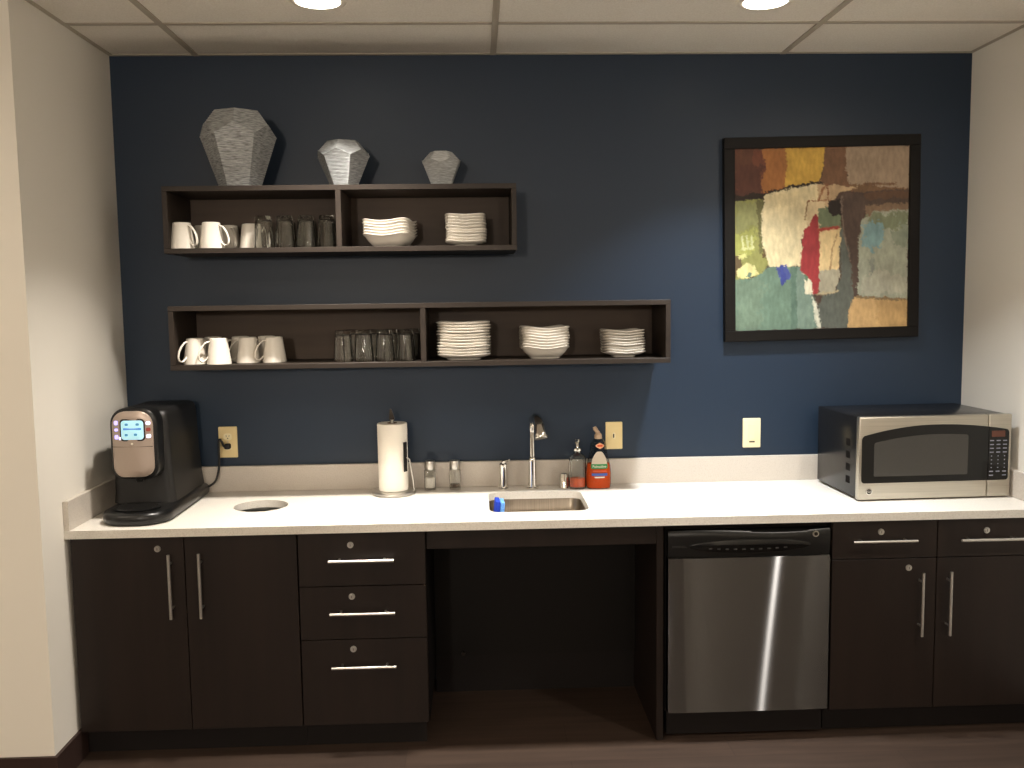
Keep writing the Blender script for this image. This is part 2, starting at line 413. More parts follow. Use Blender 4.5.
fl = B(); tube(fl, [(1.587, -.075, h+.108), (1.592, -.082, h+.12), (1.606, -.098, h+.126), (1.612, -.106, h+.127)], [.011, .009, .006, .005], 12); obj('lever', fl, M['chrome'], t, smooth=True)
ag = B(); lathe(ag, [(.0215, .0005), (.0215, .003), (.0205, .005), (.0195, .055), (.0185, .061), (.012, .064)], (1.846, -.078, h), 28)
tag(obj('air_gap_cap', ag, M['chrome'], smooth=True), 'stubby chrome air gap cap beside the soap pump bottle', 'faucet fitting')

# soap pump bottle
px, py = 1.902, -.092
t = thing('soap_dispenser', 'ribbed clear pump bottle with a little orange soap', 'soap dispenser', (px, py, h))
def ribbed(prof, n=60, amp=.0011):
    bm = B(); rs = []
    for r, z, k in prof:
        rs.append([(px+(r+k*amp*math.cos(15*2*PI*i/n))*math.cos(2*PI*i/n), py+(r+k*amp*math.cos(15*2*PI*i/n))*math.sin(2*PI*i/n), h+z) for i in range(n)])
    return rings(bm, rs, cap=False, closed=True)
obj('glass_bottle', ribbed([(.0002, .0005, 0), (.034, .0005, 0), (.0362, .006, 1), (.0362, .122, 1), (.034, .136, .5), (.022, .147, 0), (.015, .151, 0), (.015, .160, 0),
                           (.0128, .160, 0), (.0128, .150, 0), (.021, .144, 0), (.0315, .133, 0), (.0335, .122, 0), (.0335, .009, 0), (.0002, .008, 0)]), M['glass'], t, smooth=True)
lq = B(); lathe(lq, [(.0325, .0095), (.0325, .047), (.0002, .047)], (px, py, h), 40); obj('soap', lq, M['red_liquid'], t, smooth=True)
pm = B(); lathe(pm, [(.0165, .1602), (.0172, .163), (.0165, .172), (.008, .176), (.0065, .185), (.0065, .198), (.0105, .199), (.0105, .21), (.006, .212)], (px, py, h), 24)
tube(pm, [(px, py, h+.205), (px-.006, py-.022, h+.205), (px-.009, py-.034, h+.201)], [.006, .005, .004], 10); obj('pump', pm, M['chrome'], t, smooth=True)

# dish soap bottle
bx, by = 1.990, -.100
t = thing('dish_soap_bottle', 'waisted clear bottle of orange dish soap below the blank wall plate', 'bottle', (bx, by, h))
PROF = [(.0, .046, .026), (.006, .051, .030), (.03, .0535, .032), (.07, .0535, .032), (.1, .050, .030), (.13, .042, .027), (.155, .0365, .025), (.178, .0345, .024), (.196, .031, .023), (.206, .022, .018), (.212, .0145, .0145)]
def sect(z):
    for (z0, a0, b0), (z1, a1, b1) in zip(PROF[:-1], PROF[1:]):
        if z <= z1:
            f = (z-z0)/(z1-z0); f = max(0, f); return a0+(a1-a0)*f, b0+(b1-b0)*f
    return PROF[-1][1:]
def sup(a, b, n=40, e=2.5):
    o = []
    for i in range(n):
        c, s = math.cos(2*PI*i/n), math.sin(2*PI*i/n)
        q = (abs(c)**e+abs(s)**e)**(-1/e); o.append((a*q*c, b*q*s))
    return o
zs = [.0005, .006, .015, .03, .05, .07, .085, .1, .115, .13, .145, .155, .168, .178, .188, .196, .202, .206, .212]
bt = B()
rs = [[(bx+x, by+y, h+z) for x, y in sup(*sect(z))] for z in zs] + [[(bx+x, by+y, h+max(z, .003)) for x, y in sup(sect(z)[0]-.0018, sect(z)[1]-.0018)] for z in zs[::-1]]
rings(bt, rs, cap=False, closed=True); obj('clear_bottle', bt, M['plastic_clear'], t, smooth=True)
lq = B(); zl = [.004, .01, .03, .05, .07, .085, .1, .108]
rings(lq, [[(bx+x, by+y, h+z) for x, y in sup(sect(z)[0]-.0026, sect(z)[1]-.0026)] for z in zl]); obj('soap', lq, M['orange_liquid'], t, smooth=True)
def on_bottle(name, fn, z0, z1, m, parent, lift=.0008, nx=14, nz=14):
    """a label patch that follows the bottle's front; fn(v) gives its x range at height fraction v"""
    bm = B(); gv = []
    for j in range(nz+1):
        z = z0+(z1-z0)*j/nz; a, b = sect(z); x0, x1 = fn(j/nz); r = []
        for i in range(nx+1):
            x = x0+(x1-x0)*i/nx; u = min(.98, abs(x)/a); y = -b*(1-u**2.5)**(1/2.5)-lift
            r.append((bm.verts.new((bx+x, by+y, h+z)), bm.verts.new((bx+x, by+y+.0005, h+z))))
        gv.append(r)
    for j in range(nz):
        for i in range(nx):
            bm.faces.new([gv[j][i][0], gv[j][i+1][0], gv[j+1][i+1][0], gv[j+1][i][0]]); bm.faces.new([gv[j][i][1], gv[j+1][i][1], gv[j+1][i+1][1], gv[j][i+1][1]])
    for j in range(nz):
        for i in (0, nx): bm.faces.new([gv[j][i][0], gv[j+1][i][0], gv[j+1][i][1], gv[j][i][1]])
    for i in range(nx):
        for j in (0, nz): bm.faces.new([gv[j][i][0], gv[j][i][1], gv[j][i+1][1], gv[j][i+1][0]])
    return obj(name, bm, m, parent)
lab = on_bottle('label', lambda v: (-.034*math.cos(v*1.45)**.6+.001, .034*math.cos(v*1.45)**.6+.001), .098, .160, M['clear_panel'], t)
gb = on_bottle('name_banner', lambda v: (-.033-.002*math.sin(PI*v), .034+.002*math.sin(PI*v)), .088, .108, M['label_green'], t, .0016)
on_bottle('blue_band', lambda v: (-.032, .034), .058, .069, M['label_blue'], t, .0012)
on_bottle('print_line', lambda v: (-.028, .030), .074, .081, M['label_orange'], t, .001)
on_bottle('print_line', lambda v: (-.020, .022), .049, .054, M['label_white'], t, .001)
def wrap(bm, zc, lift):
    for v in bm.verts:
        a, b = sect(v.co.z-h); u = min(.98, abs(v.co.x-bx)/a); y = -b*(1-u**2.5)**(1/2.5)-lift; v.co.y = by+y-(.0002 if v.co.y < 0 else 0)
    return bm
tx = text_bm('Palmolive', .0155, Matrix.Translation((bx+.0005, 0, h+.0975)) @ FACE); obj('lettering', wrap(tx, 0, .0022), M['label_white'], gb)
ov = on_bottle('sticker', lambda v: (.004-.0185*math.sin(PI*max(.04, min(.96, v))), .004+.0185*math.sin(PI*max(.04, min(.96, v)))), .172, .197, mat('pale_orange_sticker', (226, 170, 130), .5), t, .0012)
on_bottle('print', lambda v: (-.007, .015), .181, .189, M['label_orange'], ov, .0022)
cp = B(); lathe(cp, [(.0155, .2122), (.0165, .215), (.0155, .228), (.010, .236)], (bx, by, h), 24); obj('cap', cp, M['beige_cap'], t, smooth=True)
cp = B(); tube(cp, [(bx-.0005, by, h+.2355), (bx-.006, by, h+.244), (bx-.013, by, h+.254), (bx-.016, by, h+.262)], [.0095, .0085, .0095, .0075], 14); obj('spout', cp, M['beige_cap'], t, smooth=True)

# ------------------------------------------------------------------ shakers
def shaker(name, label, x, fill, mfill, zf):
    y = -.056; t = thing(name, label, 'shaker', (x, y, h))
    n = 32
    def sq(r, z, e=3.2): return [(x+q[0], y+q[1], h+z) for q in sup(r, r, n, e)]
    bm = B(); rings(bm, [sq(.0225, .0005), sq(.0245, .004), sq(.0245, .082), sq(.0225, .086), sq(.0195, .086), sq(.0212, .081), sq(.0212, .010), sq(.019, .0085)], cap=False)
    a = [v for v in bm.verts if abs(v.co.z-h-.0005) < 1e-5]; b = [v for v in bm.verts if abs(v.co.z-h-.0085) < 1e-5]
    bmesh.ops.contextual_create(bm, geom=a); bmesh.ops.contextual_create(bm, geom=b)
    obj('glass_jar', bm, M['glass'], t, smooth=True)
    bm = B(); rings(bm, [sq(.0205, .0104), sq(.0207, zf)]); obj(fill, bm, mfill, t, smooth=True)
    bm = B(); lathe(bm, [(.0215, .0864), (.0225, .088), (.0225, .118), (.021, .1235), (.014, .1255)], (x, y, h), 30); c = obj('cap', bm, M['nickel'], t, smooth=True)
    bm = B()
    for k in range(5): lathe(bm, [(.0012, .1252), (.0012, .1262)], (x+.007*math.cos(k*1.257), y+.007*math.sin(k*1.257), h), 8)
    obj('pour_holes', bm, M['slot'], c)
shaker('salt_shaker', 'square glass salt shaker with steel cap beside the paper towels', 1.275, 'salt', M['salt'], .052)
shaker('pepper_shaker', 'square glass pepper shaker with steel cap next to the salt', 1.381, 'pepper', M['pepper'], .024)

# ------------------------------------------------------------------ paper towel
px, py = 1.126, -.122
t = thing('paper_towel_holder', 'upright steel paper towel holder with round base', 'paper towel holder', (px, py, h))
bm = B(); lathe(bm, [(.090, .0005), (.093, .004), (.092, .012), (.086, .0155), (.02, .017)], (px, py, h), 48); obj('base', bm, M['nickel'], t, smooth=True)
bm = B(); tube(bm, [(px, py, h+.015), (px, py, h+.312)], .0075, 16); obj('pole', bm, M['nickel'], t, smooth=True)
bm = B(); rings(bm, [[(px-.012, py-.005, h+.312), (px+.012, py-.005, h+.312), (px+.012, py+.005, h+.312), (px-.012, py+.005, h+.312)],
                     [(px-.010, py-.005, h+.336), (px+.007, py-.005, h+.33), (px+.007, py+.005, h+.33), (px-.010, py+.005, h+.336)],
                     [(px-.008, py-.004, h+.357), (px-.001, py-.004, h+.355), (px-.001, py+.004, h+.355), (px-.008, py+.004, h+.357)]]); obj('finial', bm, M['dark_metal'], t)
bm = B(); tube(bm, [(px+.086, py-.012, h+.0145), (px+.0805, py-.022, h+.075), (px+.0715, py-.0375, h+.15), (px+.060, py-.039, h+.158)], .0028, 10); a = obj('tension_arm', bm, M['nickel'], t, smooth=True)
bm = B(); box(bm, .0632, .0670, -.011, .011, h+.098, h+.222, .0015, 1); bm.transform(Matrix.Translation((px, py, 0)) @ Matrix.Rotation(math.radians(-33), 4, 'Z')); obj('grip_pad', bm, M['black_satin'], a)
t = thing('paper_towel_roll', 'full white paper towel roll on the upright holder', 'paper towel', (px, py, h+.018))
bm = B(); lathe(bm, [(.021, 0), (.0605, 0), (.0615, .003), (.0618, .275), (.0605, .279), (.021, .279)], (px, py, h+.0185), 56, closed=True); obj('paper', bm, M['paper'], t, smooth=True)
bm = B(); lathe(bm, [(.0185, .0), (.0208, 0), (.0208, .2805), (.0185, .2805)], (px, py, h+.0185), 32, closed=True); obj('core', bm, M['card'], t, smooth=True)

# ------------------------------------------------------------------ coffee brewer
t = thing('coffee_brewer', 'black pod coffee brewer with silver face and lit screen', 'coffee machine', (.2, -.3, h))
def outline_base(x0, x1, y0, y1, r, z, n=10): return [(x, y, z) for x, y in rrect(x1-x0, y1-y0, (r, .03, .03, r), n, (x0+x1)/2, (y0+y1)/2)]
bm = B(); rings(bm, [outline_base(0.098, .334, -.600, -.03, .098, h+.001), outline_base(0.090, .342, -.608, -.025, .104, h+.010), outline_base(0.090, .342, -.608, -.025, .104, h+.032),
                     outline_base(0.095, .337, -.603, -.028, .100, h+.042), outline_base(0.105, .328, -.592, -.033, .092, h+.046)])
obj('base', bm, M['black_plastic'], t, smooth=50)
bm = B()
def bod(x0, x1, y0, y1, r, z): return [(x, y, z) for x, y in rrect(x1-x0, y1-y0, (r, .02, .02, r), 6, (x0+x1)/2, (y0+y1)/2)]
rings(bm, [bod(.085, .322, -0.420, -.032, .03, h+.0465), bod(.088, .316, -0.417, -.034, .03, h+.09), bod(.09, .308, -0.415, -.036, .03, h+.2), bod(.092, .302, -0.415, -.038, .03, h+.36),
           bod(.094, .300, -0.413, -.04, .03, h+.382), bod(.1, .294, -0.407, -.046, .03, h+.396), bod(.115, .28, -0.393, -.06, .025, h+.402)])
obj('body', bm, M['black_satin'], t, smooth=50)
hx, hz, hw, hh = .1995, h+.285, .174, .268
bm = B(); o = rrect(hw, hh, (.042, .06, .06, .042), 8, hx, hz); slab_xz(bm, o, -.405, -.478, .008); hd = obj('brew_head', bm, M['black_plastic'], t, smooth=50)
bm = B(); o = rrect(.150, .247, (.042, .052, .052, .042), 8, hx-.002, hz-.001)
def face_curve(x): return -.4785-.012*(1-((x-hx)/.085)**2)
bm = B(); inner = [[(hx-.002+(x-hx+.002)*s, face_curve(hx-.002+(x-hx+.002)*s)-.002*(1 if s < 1 else .2), hz-.001+(z-hz+.001)*s) for x, z in o] for s in (1, .985, .8, .6, .4, .2, .02)]
rings(bm, [[(x, -.47, z) for x, z in o]]+inner); fp = obj('face_panel', bm, M['silver_face'], t, smooth=50)
def stick(name, outline, m, parent, lift, thick=.002):
    bm = B(); cxx = sum(p[0] for p in outline)/len(outline); czz = sum(p[1] for p in outline)/len(outline)
    rs = [[(x, face_curve(x)-.0018-lift+thick, z) for x, z in outline]]+[[(cxx+(x-cxx)*s, face_curve(cxx+(x-cxx)*s)-.0018-lift, czz+(z-czz)*s) for x, z in outline] for s in (1, .6, .2)]
    rings(bm, rs); return obj(name, bm, m, parent)
sx, sz = .2005, h+.338
scr = stick('screen', rrect(.092, .083, .014, 5, sx, sz), M['black_plastic'], fp, .0012)
ld = stick('display', rrect(.082, .072, .012, 5, sx, sz), M['lcd'], scr, .002)
stick('menu_bar', rrect(.066, .008, .002, 2, sx, sz+.004), M['lcd_bar'], ld, .0026)
for dx, dz in ((-.02, .021), (.02, .021), (-.022, -.018), (.012, -.017)): stick('menu_icon', rrect(.012, .009, .003, 3, sx+dx, sz+dz), M['lcd_icon'], ld, .0026)
for k, (dz, m) in enumerate(((.027, 'led_blue'), (.001, 'led_blue'), (-.026, 'led_blue'))): stick('key', rrect(.014, .016 if k != 1 else .01, .004, 4, sx-.0605, sz+dz), M[m], fp, .0018)
stick('key', rrect(.008, .012, .003, 3, sx-.047, sz-.031), M['led_white'], fp, .0018)
for k, (dz, m) in enumerate(((.025, 'led_white'), (.001, 'red_mark'), (-.024, 'led_white'))): stick('key', rrect(.016, .014, .005, 4, sx+.0575, sz+dz), M[m], fp, .0018)
stick('seam', rrect(.146, .0022, .0008, 1, hx-.002, h+.275), M['slot'], fp, .0008)
bm = B(); disc_y(bm, sx-.002, h+.2865, -.492, -.496, .007, 20, .005); obj('badge', bm, M['chrome'], fp, smooth=True)
bm = B(); lathe(bm, [(.07, .0462), (.074, .0505), (.068, .053), (.0005, .0515)], (.2085, -.50, h), 40)
for v in bm.verts: v.co.x = .2085+(v.co.x-.2085)*1.15
dt = obj('drip_tray', bm, M['black_plastic'], t, smooth=True)
bm = B()
for k in range(-3, 4):
    w_ = .073*math.sqrt(max(.02, 1-(k*.015/.068)**2)); box(bm, .2085-w_, .2085+w_, -.50+k*.015-.002, -.50+k*.015+.002, h+.0525, h+.0555)
obj('grille', bm, M['black_satin'], dt)
bm = B(); tube(bm, [(.2025, -.448, h+.155), (.2025, -.448, h+.136)], [.02, .012], 16); obj('nozzle', bm, M['black_satin'], t, smooth=True)
bm = B(); tube(bm, spline([(.322, -.06, h+.033), (.345, -.056, h+.035), (.372, -.05, h+.06), (.385, -.045, h+.12), (.386, -.042, h+.19), (.389, -.040, h+.228), (.398, -.040, h+.222), (.404, -.030, h+.2), (.41, -.024, h+.196)], 6), 0.0048, 10)
cd = obj('power_cord', bm, M['rubber'], t, smooth=True)
bm = B(); slab_xz(bm, rrect(.026, .024, .008, 4, .416, h+.196), -.0085, -.03, .006); obj('plug', bm, M['rubber'], cd, smooth=50)

# ------------------------------------------------------------------ wall plates
def plate(name, label, x0, x1, z0, z1, m, cat):
    t = thing(name, label, cat, ((x0+x1)/2, -.003, (z0+z1)/2))
    bm = B(); slab_xz(bm, rrect(x1-x0, z1-z0, .004, 4, (x0+x1)/2, (z0+z1)/2), -.0003, -.0065, .0025); obj('plate', bm, m, t, smooth=50); return t
t = plate('wall_outlet', 'ivory duplex outlet with a black plug beside the coffee brewer', .376, .455, 1.010, 1.143, M['ivory'], 'outlet')
for k, z in enumerate((1.1, 1.056)):
    bm = B(); slab_xz(bm, rrect(.034, .029, .011, 5, .4155, z), -.006, -.0078); r = obj('receptacle', bm, M['ivory_pale'], t, smooth=50)
    if k == 0:
        bm = B(); box(bm, .4085, .4105, -.0082, -.0077, z-.001, z+.007); box(bm, .4205, .4225, -.0082, -.0077, z, z+.007); disc_y(bm, .4155, z-.007, -.0077, -.0082, .0026, 12); obj('slot', bm, M['slot'], r)
bm = B(); disc_y(bm, .4155, 1.078, -.006, -.0076, .003, 12); obj('screw', bm, M['nickel'], t)
t = plate('blank_wall_plate', 'ivory wall plate with a small central jack above the dish soap', 2.035, 2.108, 1.014, 1.133, M['ivory'], 'wall plate')
bm = B(); slab_xz(bm, rrect(.012, .026, .005, 4, 2.0715, 1.073), -.006, -.0078); j = obj('jack', bm, M['ivory_pale'], t)
bm = B(); slab_xz(bm, rrect(.0055, .018, .0025, 4, 2.0695, 1.0725), -.0077, -.0084); obj('socket', bm, M['slot'], j)
t = plate('wall_switch', 'pale ivory rocker switch plate below the framed painting', 2.636, 2.714, 1.009, 1.138, M['ivory_pale'], 'switch')
bm = B(); slab_xz(bm, rrect(.034, .068, .003, 3, 2.675, 1.076), -.006, -.0085, .001); r = obj('rocker', bm, M['ivory_pale'], t)
bm = B(); box(bm, 2.659, 2.691, -.0062, -.0059+.0, 1.040, 1.0412); obj('seam', bm, M['slot'], t)
bm = B(); box(bm, 2.664, 2.688, -.0072, -.0060, 1.0315, 1.0375); obj('mark', bm, M['slot'], t)

# ------------------------------------------------------------------ dishwasher
t = thing('dishwasher', 'stainless steel dishwasher with a black control strip', 'dishwasher', (2.476, -.32, 0))
bm = box(B(), 2.172, 2.784, -.595, -.04, .105, .825); obj('tub', bm, M['dark'], t)
bm = B(); nx = 40; x0, x1 = 2.176, 2.780
prof = []
for i in range(nx+1):
    x = x0+(x1-x0)*i/nx; u = 2*i/nx-1
    prof.append((x, -.637-.003*(1-u**4)))
def drow(z, s=0): return [(x, y+s, z) for x, y in prof]+[(x1, -.597, z), (x0, -.597, z)]
rings(bm, [drow(z) for z in (.116, .25, .4, .55, .706)]); obj('door_panel', bm, M['door_steel'], t, smooth=40)
bm = B(); zt = lambda x: .806+.006*math.sin((x-x0)/(x1-x0)*2*PI+.4)*.8
o = []
for i in range(nx+1): x = x0+(x1-x0)*i/nx; o.append((x, zt(x)))
rs = []
for z_, yy in ((0, 0), (.35, -.004), (.75, -.006), (.93, -.005), (1, 0)):
    rs.append([(x, -.630+yy-.008*(1-(2*(x-x0)/(x1-x0)-1)**4), .710+(zt(x)-.710)*z_) for x, _ in o]+[(x1, -.597, .710+(zt(x1)-.710)*z_), (x0, -.597, .710+(zt(x0)-.710)*z_)])
rings(bm, rs); cp = obj('control_panel', bm, M['black_plastic'], t, smooth=50)
bm = B(); el = [(2.478+.225*math.cos(a), .752+.027*math.sin(a)*(1 if math.sin(a) < 0 else .9)) for a in [2*PI*i/48 for i in range(48)]]
rings(bm, [[(x, -.640, z) for x, z in el], [(x, -.6455-.0005*(1-abs(x-2.478)/.23), z) for x, z in el], [(2.478+(x-2.478)*.96, -.647-.0005*(1-abs(x-2.478)/.23), .752+(z-.752)*.9) for x, z in el]])
lens = obj('control_lens', bm, M['glass_black'], cp, smooth=50)
for k in range(10):
    bm = B(); x = 2.33+k*.031; box(bm, x-.006, x+.006, -.6486, -.6468, .741-.004*(1-((k-4.5)/4.5)**2), .7455-.004*(1-((k-4.5)/4.5)**2)); obj('button', bm, M['grey_print'], lens)
bm = B(); disc_y(bm, 2.722, .791, -.638, -.6475, .0125, 28, .0115); e = obj('emblem', bm, M['nickel'], cp, smooth=True)
bm = B(); disc_y(bm, 2.722, .791, -.6476, -.6482, .0072, 24); obj('emblem_centre', bm, M['dark_metal'], e, smooth=True)
bm = B(); box(bm, 2.19, 2.24, -.6416, -.634, .7525, .7545); box(bm, 2.19, 2.245, -.6416, -.634, .7475, .749); obj('vent_line', bm, M['grey_print'], cp)
obj('kick_plate', box(B(), 2.18, 2.776, -.59, -.575, .012, .104), M['kick'], t)

# ------------------------------------------------------------------ microwave
MW = (2.955, -.462, h)
t = thing('microwave', 'stainless steel microwave with a black arched window', 'microwave', MW, .03)
ww, hh_, dd = .614, .325, .405
zb = .006
bm = B(); box(bm, .004, ww-.004, .028, dd, zb+.003, zb+hh_-.002, .004, 2); cs = obj('case', bm, M['black_case'], t, local=True, smooth=30)
for k in range(4):
    bm = B()
    for q in range(4): box(bm, .0022, .0045, .085+q*.009, .091+q*.009, zb+.05+k*.05, zb+.078+k*.05)
    obj('vent', bm, M['dark'], cs, local=True)
for x in (.05, ww-.05):
    for y in (.06, dd-.05):
        bm = B(); lathe(bm, [(.013, 0), (.015, zb+.004)], (x, y, 0), 16); obj('foot', bm, M['rubber'], t, local=True)
S = .0009
def mx(x): return (x-290)*S
def mz(y, x=290): return zb+hh_-(y-160+(x-290)*.016)*S*.985+.0
xd = mx(868)
bm = B(); box(bm, 0, xd-.0008, 0, .027, zb, zb+hh_, .005, 3); dr = obj('door', bm, M['mw_steel'], t, local=True, smooth=30)
bm = B(); box(bm, xd+.0008, ww, 0, .027, zb, zb+hh_, .005, 3); cp = obj('control_panel', bm, M['mw_steel'], t, local=True, smooth=30)
ZT0, ZB0 = zb+.254, zb+.066
def arch_top(x): u = (x-mx(640))/(mx(960)-mx(312)); return zb+.291-.105*u*u-(.0 if u > 0 else .05*u*u)
def arch_outline(x0, x1, zlow, top, rl, rr_, n=24):
    o = [];
    for cxx, q, a0 in ((x0+rl, rl, 180),):
        for i in range(7): a = math.radians(a0+90*i/6); o.append((cxx+q*math.cos(a), zlow+q+q*math.sin(a))) if q > 0 else None
    if not rl: o = [(x0, zlow)]
    if rr_:
        for i in range(7): a = math.radians(270+90*i/6); o.append((x1-rr_+rr_*math.cos(a), zlow+rr_+rr_*math.sin(a)))
    else: o.append((x1, zlow))
    xa, xb = x1-(rr_*.8 if rr_ else 0), x0+(rl*.8 if rl else 0)
    if rr_: o.append((x1, top(x1)-rr_)); o.append((x1-rr_*.25, top(x1)-rr_*.3))
    for i in range(n+1):
        x = xa+(xb-xa)*i/n; o.append((x, top(x)))
    if rl: o.append((x0+rl*.25, top(x0)-rl*.3)); o.append((x0, top(x0)-rl))
    return o
bm = B(); slab_xz(bm, arch_outline(mx(303), xd-.0012, ZB0, arch_top, .012, 0), .004, -.0022); wn = obj('window', bm, M['glass_black'], dr, local=True)
bm = B(); slab_xz(bm, arch_outline(mx(357), mx(776), ZB0+.026, lambda x: arch_top(x)-.038, .006, .006), -.002, -.0028); obj('mesh_screen', bm, M['oven_screen'], wn, local=True)
bm = B(); disc_y(bm, mx(338), zb+.033, .002, -.003, .0135, 32, .0125); em = obj('emblem', bm, M['chrome'], dr, local=True, smooth=True)
bm = B(); disc_y(bm, mx(338), zb+.033, -.003, -.0036, .0098, 28); e2 = obj('emblem_centre', bm, M['dark_metal'], em, local=True, smooth=True)
obj('emblem_letters', text_bm('GE', .0115, Matrix.Translation((mx(338), -.0039, zb+.033)) @ FACE), M['chrome'], em, local=True)
bm = B(); slab_xz(bm, arch_outline(xd+.0012, mx(960), ZB0, arch_top, 0, .012), .004, -.0022); pn = obj('key_panel', bm, M['glass_black'], cp, local=True)
bm = B(); slab_xz(bm, rrect(.054, .024, .002, 2, mx(911), zb+.249), -.002, -.003); obj('display', bm, M['amber_display'], pn, local=True)
for r_ in range(10):
    zz = zb+.222-r_*.0152
    for c_ in range(3):
        small = 4 <= r_ <= 7
        if r_ == 9 and c_ == 1: continue
        bm = B(); wk, hk = (.005, .004) if (small and c_ < 3) else (.016, .0045)
        slab_xz(bm, rrect(wk, hk, .001, 1, mx(883)+c_*.0265, zz), -.002, -.0027); obj('key', bm, M['key_print'], pn, local=True)
bm = B(); slab_xz(bm, rrect(.074, .040, .003, 3, mx(912), zb+.033), .002, -.0025, .0015); obj('open_button', bm, M['mw_steel'], cp, local=True)

# ------------------------------------------------------------------ shelves
def shelf(label, x0, x1, z0, z1, xd):
    th, yb, yf = .0195, -.002, -.30
    t = thing('wall_shelf', label, 'shelf', ((x0+x1)/2, 0, z0))
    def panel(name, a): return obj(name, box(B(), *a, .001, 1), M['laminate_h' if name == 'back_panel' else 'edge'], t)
    panel('top_panel', (x0, x1, yf, yb, z1-th, z1)); panel('bottom_panel', (x0, x1, yf, yb, z0, z0+th))
    panel('side_panel', (x0, x0+th, yf+.0006, yb, z0+th+.0003, z1-th-.0003)); panel('side_panel', (x1-th, x1, yf+.0006, yb, z0+th+.0003, z1-th-.0003))
    panel('divider', (xd-.0105, xd+.0105, yf+.0006, -.013, z0+th+.0003, z1-th-.0003))
    panel('back_panel', (x0+th+.0003, x1-th-.0003, -.012, yb, z0+th+.0003, z1-th-.0003))
    return t
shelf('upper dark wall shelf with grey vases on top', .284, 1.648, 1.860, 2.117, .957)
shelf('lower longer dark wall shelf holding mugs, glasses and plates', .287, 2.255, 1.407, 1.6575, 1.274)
ZU, ZL = 1.8797, 1.4267

# vases
def vase(label, name_loc, m, hgt, a0, b0, c0, d0, rot, n=6):
    x, y, z = name_loc
    nth, nz = 96, 108
    bm = B()
    def rad(th, zz):
        r = 9
        for k in range(n):
            p = rot+2*PI*k/n; q = p+PI/n
            c1, c2 = math.cos(th-p), math.cos(th-q)
            if c1 > .3: r = min(r, (a0+b0*zz)/c1)
            if c2 > .3: r = min(r, (c0-d0*zz)/c2)
        return r
    out = []
    for j in range(nz+1):
        zz = hgt*j/nz; k = .0011*(1 if j % 3 == 0 else -.35) if 0 < j < nz else 0
        out.append([(x+(rad(2*PI*i/nth, zz)+k)*math.cos(2*PI*i/nth), y+(rad(2*PI*i/nth, zz)+k)*math.sin(2*PI*i/nth), z+zz) for i in range(nth)])
    inn = []
    for j in (nz, nz-6, nz//2, 4):
        zz = hgt*j/nz
        inn.append([(x+(rad(2*PI*i/nth, zz)-.006)*math.cos(2*PI*i/nth), y+(rad(2*PI*i/nth, zz)-.006)*math.sin(2*PI*i/nth), z+zz) for i in range(nth)])
    rings(bm, out+inn)
    zm = (c0-a0/math.cos(PI/6))/(d0+b0/math.cos(PI/6)); zp = (c0-a0*math.cos(PI/6))/(d0+b0*math.cos(PI/6))
    for k in range(n):
        p = rot+2*PI*k/n; top = Vector((x+(a0+b0*zp)*math.cos(p), y+(a0+b0*zp)*math.sin(p), z+zp))
        for sgn in (-1, 1):
            q = p+sgn*PI/n; rm = c0-d0*zm; tube(bm, [top, (x+rm*math.cos(q), y+rm*math.sin(q), z+zm)], .0019, 6)
    return tag(obj('vase', bm, m, smooth=35), label, 'vase', 'faceted vases on the upper shelf')
F0 = -PI/2
vase('largest grey faceted ribbed vase standing on the upper shelf', (.553, -.17, 2.1173), M['vase_big'], .300, .068, .293, .277, .65, F0+.135)
vase('medium pale faceted ribbed vase on the upper shelf above the divider', (.966, -.175, 2.1173), M['vase_pale'], .183, .045, .38, .1985, .78, F0-.14)
vase('smallest grey faceted vase at the end of the upper shelf top', (1.354, -.175, 2.1173), M['vase_mid'], .139, .036, .37, .150, .80, F0+PI/6-.04)

# mugs
def make_mug():
    t = thing('mug', 'white mug', 'mug', (0, 0, 0))
    bm = B()
    lathe(bm, [(.0465, 0), (.0475, .0012), (.0472, .006), (.035, .096), (.0345, .1005), (.032, .1025), (.0275, .1030), (.0265, .1018), (.0005, .1018), (.0005, .0965), (.0305, .0965), (.0318, .094), (.0435, .006), (.0445, .0005)], n=40, closed=True)
    obj('cup', bm, M['porcelain'], t, smooth=40, local=True)
    bm = B(); pts = spline([(.0335, 0, .089), (.050, 0, .085), (.069, 0, .062), (.078, 0, .036), (.075, 0, .018), (.062, 0, .012), (.049, 0, .021), (.0415, 0, .030)], 5)
    o = []
    for i, p in enumerate(pts):
        q = (pts[min(i+1, len(pts)-1)]-pts[max(i-1, 0)]).normalized(); nrm = Vector((-q.z, 0, q.x))
        o.append([p+nrm*.0034*math.cos(2*PI*k/12)+Vector((0, 1, 0))*.0058*math.sin(2*PI*k/12) for k in range(12)])
    rings(bm, o); obj('handle', bm, M['porcelain'], t, smooth=True, local=True)
    return t
mug0 = make_mug(); first = [True]
def put(proto, flag, loc, rz, label, group):
    if flag[0]:
        flag[0] = False; proto.location = loc; proto.rotation_euler = (0, 0, rz); proto['label'] = label; proto['group'] = group; return proto
    return copy_thing(proto, loc, rz, label, group)
GU, GL = 'upturned mugs on the upper shelf', 'upturned mugs on the lower shelf'
for x, y, a, l in ((.338, -.243, -.5, 'bright upturned white mug at the outer end of the upper shelf'),
                   (.452, -.243, -.35, 'second bright upturned white mug along the upper shelf front'),
                   (.583, -.150, -.25, 'third upturned mug on the upper shelf, partly behind a glass'),
                   (.375, -.090, -.9, 'shaded upturned mug behind the end mug on the upper shelf'),
                   (.480, -.090, -1.0, 'shaded upturned mug behind the second mug on the upper shelf')):
    put(mug0, first, (x, y, ZU+.0003), a, l, GU)
